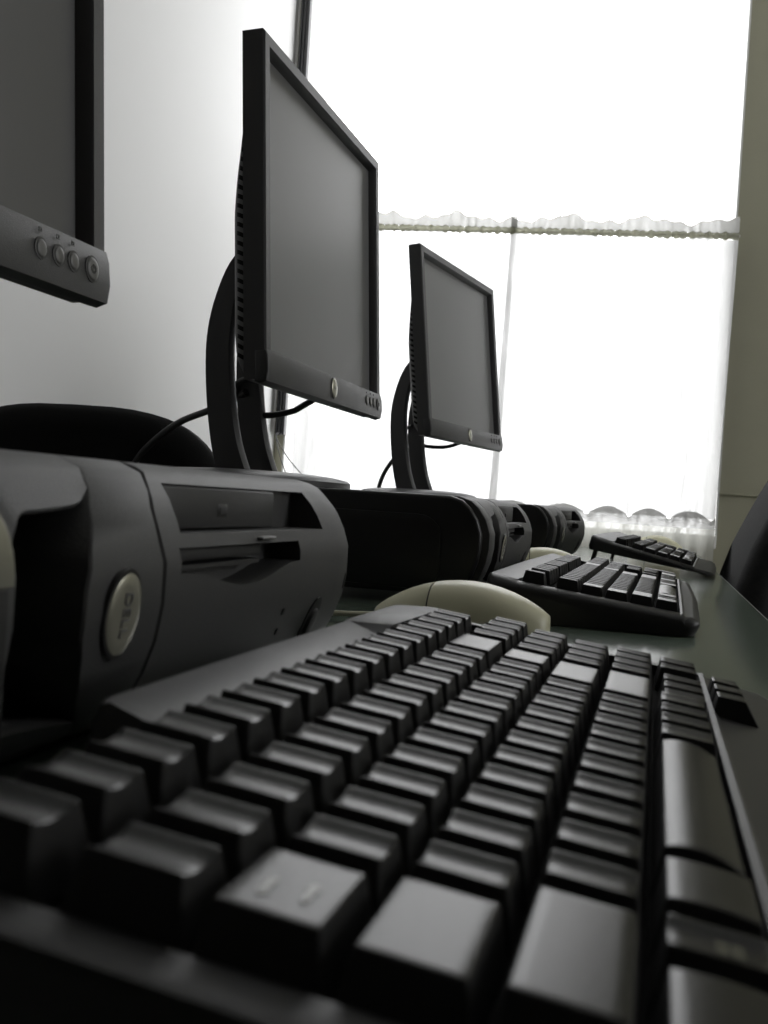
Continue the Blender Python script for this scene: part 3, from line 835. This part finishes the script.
# ---------------------------------------------------------------- monitors
MW, MH, MT = 0.372, 0.325, 0.022
mini_text = text_mesh('lettering', 'DELL', 0.0040, 0.0002)
def monitor(label, lean, lift=0.0):
    """origin on the computer's lid under the middle of the panel; panel faces +x"""
    root = thing('flat_monitor', label, 'monitor')
    head = Matrix.Translation((0, 0, 0.2545 + lift)) @ Matrix.Rotation(-lean, 4, 'Y')        # panel frame: x forward, y along, z up
    bx, tz, chin, sd = 0.017, 0.016, 0.031, 0.017
    z0, z1, y0, y1 = -MH / 2, MH / 2, -MW / 2, MW / 2
    fr_ = MB()
    # frame sides with an inward chamfer towards the screen
    oy0, oy1, oz0, oz1 = y0 + sd, y1 - sd, z0 + chin, z1 - tz
    def ring(x, a0, a1, c0, c1):
        return [(x, a0, c0), (x, a1, c0), (x, a1, c1), (x, a0, c1)]
    e = 0.0018
    loops = [ring(-MT, y0, y1, z0 + 0.004, z1), ring(-e, y0, y1, z0 + 0.004, z1), ring(0, y0 + e, y1 - e, z0 + 0.004 + e, z1 - e),
             ring(0, oy0 - 0.005, oy1 + 0.005, oz0, oz1 + 0.004), ring(-0.0015, oy0 - 0.0035, oy1 + 0.0035, oz0, oz1 + 0.003), ring(-0.0095, oy0, oy1, oz0, oz1)]
    vs = [p for l in loops for p in l]; fs = []
    for j in range(len(loops) - 1):
        for k in range(4):
            fs.append((j * 4 + k, j * 4 + (k + 1) % 4, (j + 1) * 4 + (k + 1) % 4, (j + 1) * 4 + k))
    fr_.add(vs, fs, head)
    b = fr_.build('bezel', M['mon'], root, angle=25)
    # chin: a slightly proud bar with rounded ends, cut back underneath
    cb = MB()
    poly = [(-0.012, z0 + 0.002), (-0.006, z0), (0.0008, z0 + 0.002), (0.0028, z0 + 0.012), (0.0022, oz0 - 0.006), (0.0004, oz0 + 0.0005), (-0.008, oz0 + 0.0005), (-0.012, oz0)]
    cb.prism(poly, y0 - 0.0006, y1 + 0.0020, 0.0030, M=head, seg=3)
    cb.build('chin', M['mon'], root, angle=35)
    sc = MB(); sc.box(-0.0115, -0.0090, oy0, oy1, oz0, oz1, M=head); sc.build('screen', M['screen'], root, smooth=False)
    # back shell, tapering, with rows of vent slots down both sides
    sh = MB(); rings = []
    def rr(x, ins, r):
        pts = []
        for (cy, cz, a0) in ((y1 - ins - r, z1 - ins * 1.6 - r, 0), (y0 + ins + r, z1 - ins * 1.6 - r, 90), (y0 + ins + r, z0 + 0.006 + ins * 0.7 + r, 180), (y1 - ins - r, z0 + 0.006 + ins * 0.7 + r, 270)):
            for k in range(6):
                a = math.radians(a0 + 18 * k); pts.append((x, cy + r * math.cos(a), cz + r * math.sin(a)))
            if a0 in (90, 270):                                   # straight sides, finely divided
                zt, zb_ = z1 - ins * 1.6 - r, z0 + 0.006 + ins * 0.7 + r
                yy = y0 + ins if a0 == 90 else y1 - ins
                za, zc = (zt, zb_) if a0 == 90 else (zb_, zt)
                for k in range(1, 24): pts.append((x, yy, za + (zc - za) * k / 24))
        return pts
    for x, ins, r in ((-MT + 0.002, 0.004, 0.006), (-MT - 0.010, 0.006, 0.014), (-MT - 0.022, 0.014, 0.024), (-MT - 0.034, 0.030, 0.030), (-MT - 0.044, 0.055, 0.030), (-MT - 0.048, 0.075, 0.02)):
        def bulge(p):
            t = max(0.0, min(1.0, (0.128 - p[2]) / 0.13)); g = t * t * (3 - 2 * t)
            return (-MT + 0.002 + (p[0] + MT - 0.002) * (0.12 + 0.54 * g), p[1], p[2])
        rings.append([tuple(head @ Vector(bulge(p))) for p in rr(x, ins, r)])
    sh.loft(rings); shell = sh.build('back_shell', M['shell'], root, angle=60)
    def inset(x): return interp(-x, (MT - 0.002, MT + 0.010, MT + 0.022, MT + 0.034), (0.004, 0.006, 0.014, 0.030))
    for s_ in (-1, 1):
        vt = MB()
        for k in range(24):
            z = -0.138 + k * 0.0087; rings = []
            for q in range(5):
                x = -MT - 0.0035 - 0.0135 * q / 4; zz = z + 0.0045 * (q / 4)
                y_o = s_ * (MW / 2 - inset(x) + 0.0003); y_i = s_ * (MW / 2 - inset(x) - 0.0012)
                rings.append([tuple(head @ Vector(bulge((x, yy, zz + dz_)))) for yy, dz_ in ((y_o, -0.0021), (y_o, 0.0021), (y_i, 0.0021), (y_i, -0.0021))])
            vt.loft(rings)
        vt.build('vent_grille', M['slot'], root)
    # controls on the chin
    cz = z0 + 0.0175
    def on_chin(mb, name, m, par, y, z, x=0.0030):
        o = mb.build(name, m, par) if isinstance(mb, MB) else link(name, mb, m, par)
        o.matrix_basis = head @ Matrix.Translation((x, y, z)) @ Matrix.Rotation(PI / 2, 4, 'Z') @ Matrix.Rotation(PI / 2, 4, 'X')
        return o
    for i, dy in enumerate((0.0915, 0.0735, 0.0555)):
        y = y1 - 0.0185 - (0.0178, 0.0314, 0.0467)[i]
        on_chin(oval(0.0055, 0.0059, 0.0003), 'button_ring', M['ring'], root, y, cz, 0.0029)
        on_chin(oval(0.0042, 0.0046, 0.0008, dome=0.7), 'button', M['button'], root, y, cz, 0.0030)
        ic = MB(); ic.box(-0.0012, 0.0012, 0, 0.0006, 0, 0.0003); ic.box(-0.0012, 0.0012, 0.0018, 0.0024, 0, 0.0003); ic.box(-0.0012, -0.0006, 0, 0.0024, 0, 0.0003); ic.box(0.0006, 0.0012, 0, 0.0024, 0, 0.0003)
        on_chin(ic, 'button_icon', M['ring'], root, y, cz + 0.0085, 0.0022)
    ln = MB(); ln.box(-0.0090, -0.0046, -0.0005, 0.0005, 0, 0.0004)
    on_chin(ln, 'button_link_line', M['ring'], root, y1 - 0.0185 - 0.0178, cz, 0.0024)
    on_chin(oval(0.0069, 0.0075, 0.0003), 'power_button_ring', M['ring'], root, y1 - 0.0185, cz, 0.0029)
    p = on_chin(oval(0.0057, 0.0063, 0.0009, dome=0.7), 'power_button', M['button'], root, y1 - 0.0185, cz, 0.0030)
    ic = MB(); ic.box(-0.0004, 0.0004, 0.0002, 0.0026, 0, 0.0003)
    for k in range(9):
        a = math.radians(130 + 280 * k / 8); ic.box(-0.0005, 0.0005, -0.0005, 0.0005, 0, 0.0003, M=Matrix.Translation((0.002 * math.cos(a), 0.002 * math.sin(a), 0)))
    o = ic.build('power_icon', M['ring'], p); o.location = (0, 0, 0.0008)
    on_chin(oval(0.0098, 0.0115, 0.0006), 'badge_ring', M['ring'], root, 0.0, cz, 0.0024)
    bg = on_chin(oval(0.0088, 0.0105, 0.0014, dome=0.6), 'badge', M['badge'], root, 0.0, cz, 0.0026)
    t = link('lettering', mini_text, None, bg); t.data.materials.clear(); t.data.materials.append(M['badge_text']); t.location = (0, 0, 0.0013)
    # arched stand: two curved legs, a yoke behind the panel and an oval foot
    xs_o = [(-0.104, 0.012), (-0.113, 0.045), (-0.120, 0.085), (-0.1245, 0.130), (-0.124, 0.165), (-0.117, 0.200), (-0.103, 0.235), (-0.080, 0.262)]
    xs_i = [(-0.070, 0.012), (-0.083, 0.045), (-0.092, 0.085), (-0.0975, 0.130), (-0.0985, 0.165), (-0.094, 0.200), (-0.084, 0.225), (-0.070, 0.240)]
    P = spline([Vector((a, 0, b)) for a, b in xs_o], 4); Q = spline([Vector((a, 0, b)) for a, b in xs_i], 4)
    for s_ in (-1, 1):
        lg = MB(); rings = []
        for a, c in zip(P, Q):
            yy = s_ * 0.040; h = 0.008
            g = 0.006; rings.append([(a.x + g, yy - h, a.z), (c.x + g, yy - h, c.z), (c.x + g + 0.002, yy, c.z), (c.x + g, yy + h, c.z), (a.x + g, yy + h, a.z), (a.x + g - 0.003, yy, a.z)])
        lg.loft(rings); lg.build('stand_leg', M['mon'], root, angle=50)
    yk = MB(); yk.box(-0.086, -0.040, -0.050, 0.050, 0.222, 0.256, 0.006); yk.build('stand_yoke', M['mon_dark'], root)
    ft = MB(); ft.lathe([(0.97, 0.0), (1.0, 0.002), (1.0, 0.0075), (0.96, 0.0105), (0.80, 0.0135), (0.5, 0.0155), (0.0001, 0.016)], 64, 0.100, 0.140, M=Matrix.Translation((-0.072, 0, 0)))
    ft.build('stand_foot', M['mon'], root)
    return root
def cable_part(mon, pts, r=0.0036):
    """a lead of this monitor, its points given in the room"""
    inv = (Matrix.Translation(mon.location) @ mon.rotation_euler.to_matrix().to_4x4()).inverted()
    MB().tube([inv @ Vector(p) for p in pts], r, 10, 8).build('cable', M['cable'], mon)
LID = PH
m1 = monitor('middle and largest fully visible flat monitor, its screen turned to the right', math.radians(4))
m0 = copy_tree(m1)
m2 = monitor('smaller-looking farthest flat monitor standing before the sheer curtain', math.radians(7), 0.009)
m1.location = (-0.360, 1.069, LID); m1.rotation_euler = (0, 0, math.radians(-1.2))
m0.location = (-0.3300, 0.345, LID - 0.000); m0.rotation_euler = (0, 0, math.radians(-2.0))
m2.location = (-0.359, 1.861, LID + 0.0); m2.rotation_euler = (0, 0, math.radians(-10.2))
tag(m0, 'cropped flat monitor at the top left, only its lower right corner and buttons showing', 'monitor')
cable_part(m1, [at_y(322, 395, 1.150), at_y(306, 404, 1.135), at_y(290, 412, 1.12), at_y(262, 415, 1.11), at_y(243, 404, 1.11), at_y(236, 386, 1.10), at_y(248, 378, 1.09)])
cable_part(m1, [at_y(246, 392, 1.10), at_y(236, 398, 1.11), at_y(210, 410, 1.13), at_y(180, 422, 1.17), at_y(155, 440, 1.20), at_y(138, 458, 1.22), at_y(128, 480, 1.23), at_y(124, 520, 1.235)], 0.0042)
cable_part(m2, [at_y(460, 443, 1.97), at_y(445, 447, 1.95), at_y(425, 446, 1.93), at_y(410, 440, 1.92), at_y(405, 430, 1.91), at_y(412, 426, 1.90)])
cable_part(m2, [at_y(410, 441, 1.92), at_y(399, 453, 1.95), at_y(386, 470, 1.98), at_y(379, 487, 2.0), at_y(376, 510, 2.0)], 0.0042)

# ---------------------------------------------------------------- mice
def mouse(label):
    """origin on the desk under the middle; buttons towards -x"""
    root = thing('computer_mouse', label, 'mouse')
    L, Wd, Hh = 0.120, 0.063, 0.0345
    def ringx(t, grow=0.0, zlift=0.0):
        x = -L / 2 + L * t
        a = max(0.0, 1 - abs(2 * t - 1) ** 2.6) ** 0.5
        hw = Wd / 2 * (0.30 + 0.70 * a) * (0.93 + 0.07 * math.sin(PI * t)) if 0 < t < 1 else Wd / 2 * 0.30
        hh = Hh * (math.sin(PI * min(1, max(0, 0.055 + 0.86 * t))) ** 0.62)
        pts = []
        for k in range(17):
            th = PI * k / 16
            c, s_ = math.cos(th), math.sin(th)
            pts.append((x, (hw + grow) * math.copysign(abs(c) ** 0.75, c), 0.002 + (hh + grow) * abs(s_) ** 0.85))
        pts.append((x, -(hw + grow) * 0.96, 0.0)); pts.append((x, (hw + grow) * 0.96, 0.0))
        return pts
    ts = [0, 0.015, 0.04, 0.08, 0.14, 0.2, 0.27, 0.335]
    fr_ = MB(); fr_.loft([ringx(t) for t in ts]); fr_.build('button_shell', M['mouse'], root, angle=70)
    ts = [0.345, 0.4, 0.47, 0.55, 0.63, 0.71, 0.79, 0.86, 0.92, 0.96, 0.985, 1.0]
    bk = MB(); bk.loft([ringx(t) for t in ts]); bk.build('palm_shell', M['mouse'], root, angle=70)
    sm = MB(); sm.loft([ringx(t, -0.0007) for t in (0.33, 0.34, 0.35)]); sm.build('button_seam', M['seam'], root)
    wh = MB(); wh.lathe([(0.0085, -0.0035), (0.0095, -0.002), (0.0095, 0.002), (0.0085, 0.0035)], 24, M=Matrix.Translation((-0.041, 0, 0.0135)) @ Matrix.Rotation(PI / 2, 4, 'X'))
    wh.build('scroll_wheel', M['seam'], root)
    cb = MB(); cb.tube([(-L / 2 + 0.004, 0, 0.008), (-L / 2 - 0.02, 0.002, 0.006), (-L / 2 - 0.06, 0.015, 0.004), (-L / 2 - 0.085, 0.05, 0.003), (-L / 2 - 0.09, 0.09, 0.003)], 0.0021, 8, 6)
    cb.build('cable', M['cream_cable'], root)
    return root
ms = mouse('nearest cream mouse, its rounded back rising behind the foreground keyboard')
ms.location = (-0.126, 0.700, DT); ms.rotation_euler = (0, 0, 0.0)
ms2 = copy_tree(ms); ms2.location = (-0.150, 1.44, DT); ms2.rotation_euler = (0, 0, math.radians(8))
tag(ms2, 'cream mouse peeping out between the middle keyboard and the farthest computer', 'mouse')
ms3 = copy_tree(ms); ms3.location = (-0.002, 2.45, DT); ms3.rotation_euler = (0, 0, math.radians(-4)); ms3.scale = (1.0, 1.0, 1.28)
tag(ms3, 'farthest cream mouse, behind the propped-up keyboard near the curtain hem', 'mouse')

# ---------------------------------------------------------------- chairs
def chair(label, cloth, bw, bh, btop, slope, knee):
    """origin on the floor under the seat; the sitter faces -x"""
    root = thing('office_chair', label, 'chair')
    seat_z = 0.46
    st = MB(); rings = []
    for x, sc, z in ((0, 0.90, seat_z - 0.065), (0, 1.0, seat_z - 0.045), (0, 1.0, seat_z - 0.015), (0, 0.93, seat_z), (0, 0.6, seat_z + 0.004)):
        rings.append([(sc * 0.235 * math.copysign(abs(math.cos(a)) ** 0.5, math.cos(a)), sc * 0.24 * math.copysign(abs(math.sin(a)) ** 0.5, math.sin(a)), z) for a in [2 * PI * k / 40 for k in range(40)]])
    st.loft(rings); st.build('seat', cloth, root, angle=70)
    # backrest: rounded cushion, gently wrapped, leaning back
    bk = MB(); Mx = Matrix.Translation((0.215, 0, btop - bh / 2))
    def back_curve(z): return slope * (z - knee) if z > knee + 0.03 else slope * 0.03 * math.exp((z - knee - 0.03) / 0.03)
    rings = []
    for t, sc in ((0.030, 0.86), (0.024, 0.95), (0.010, 1.0), (-0.010, 1.0), (-0.022, 0.96), (-0.030, 0.86)):
        ring = []
        for k in range(64):
            a = 2 * PI * k / 64
            y = sc * bw / 2 * math.copysign(abs(math.cos(a)) ** 0.62, math.cos(a))
            z = sc * bh / 2 * math.copysign(abs(math.sin(a)) ** 0.62, math.sin(a))
            wrap = -0.35 * y * y
            p = Mx @ Vector((t + wrap, y, z)); p.x += back_curve(p.z); ring.append(tuple(p))
        rings.append(ring)
    bk.loft(rings); bk.build('backrest', cloth, root, angle=70)
    br = MB(); br.tube([(0.05, 0, seat_z - 0.075), (0.20, 0, seat_z - 0.085), (0.268, 0, seat_z - 0.02), (0.262, 0, btop - bh * 0.80)], 0.018, 10, 6); br.build('back_bracket', M['chair_plastic'], root)
    cl = MB(); cl.lathe([(0.045, 0.09), (0.045, 0.12), (0.026, 0.125), (0.026, seat_z - 0.065)], 24); cl.build('gas_column', M['chair_plastic'], root)
    for k in range(5):
        a = 2 * PI * k / 5 + 0.3
        d = Vector((math.cos(a), math.sin(a), 0))
        lg = MB(); lg.tube([d * 0.03 + Vector((0, 0, 0.10)), d * 0.15 + Vector((0, 0, 0.09)), d * 0.27 + Vector((0, 0, 0.065))], 0.016, 8, 4)
        l_ = lg.build('leg', M['chair_plastic'], root)
        ca = MB(); ca.lathe([(0.020, -0.018), (0.024, -0.012), (0.024, 0.012), (0.020, 0.018)], 20, M=Matrix.Translation(d * 0.27 + Vector((0, 0, 0.024))) @ Matrix.Rotation(a, 4, 'Z') @ Matrix.Rotation(PI / 2, 4, 'X'))
        ca.build('caster', M['chair_plastic'], l_)
    return root
ch = chair('black office chair at the far left between the desk and the white wall', M['chair_black'], 0.43, 0.44, 0.925, 0.12, 0.55)
ch.location = (-0.800, 1.50, ZF); ch.rotation_euler = (0, 0, math.radians(-82))
ch2 = chair('charcoal fabric office chair at the right edge, pulled up to the desk', M['chair_grey'], 0.46, 0.54, 1.00, 0.42, 0.735)
ch2.location = (-0.060, 1.78, ZF); ch2.rotation_euler = (0, 0, math.radians(0))

# ---------------------------------------------------------------- light
w = bpy.data.worlds.new('overcast_daylight'); bpy.context.scene.world = w; w.use_nodes = True
bgn = w.node_tree.nodes['Background']; bgn.inputs['Color'].default_value = (0.985, 0.99, 1.0, 1); bgn.inputs['Strength'].default_value = 4.3
def portal(name, x0, x1):
    l = bpy.data.lights.new(name, 'AREA'); l.shape = 'RECTANGLE'; l.size = x1 - x0; l.size_y = WZ1 - WZ0
    l.cycles.is_portal = True
    o = bpy.data.objects.new(name, l); C.objects.link(o)
    o.location = ((x0 + x1) / 2, YW + 0.13, (WZ0 + WZ1) / 2); o.rotation_euler = (-PI / 2, 0, 0)
    return o
portal('window_daylight', WX0, WX1)
l2 = bpy.data.lights.new('fill_window_daylight', 'AREA'); l2.shape = 'RECTANGLE'; l2.size = RZ1 - RZ0; l2.size_y = RY1 - RY0; l2.cycles.is_portal = True  # portal for the added fill window
o2 = bpy.data.objects.new('fill_window_daylight', l2); C.objects.link(o2)
o2.location = (XR + 0.10, 0.5 * (RY0 + RY1), 0.5 * (RZ0 + RZ1)); o2.rotation_euler = (0, PI / 2, 0)

sc = bpy.context.scene
sc.cycles.use_denoising = True
sc.cycles.max_bounces = 10; sc.cycles.diffuse_bounces = 6; sc.cycles.glossy_bounces = 4; sc.cycles.transparent_max_bounces = 16
sc.cycles.sample_clamp_indirect = 6.0
sc.view_settings.view_transform = 'Standard'; sc.view_settings.look = 'None'
sc.view_settings.gamma = 1.0; sc.view_settings.use_curve_mapping = False
sc.view_settings.exposure = 0.0
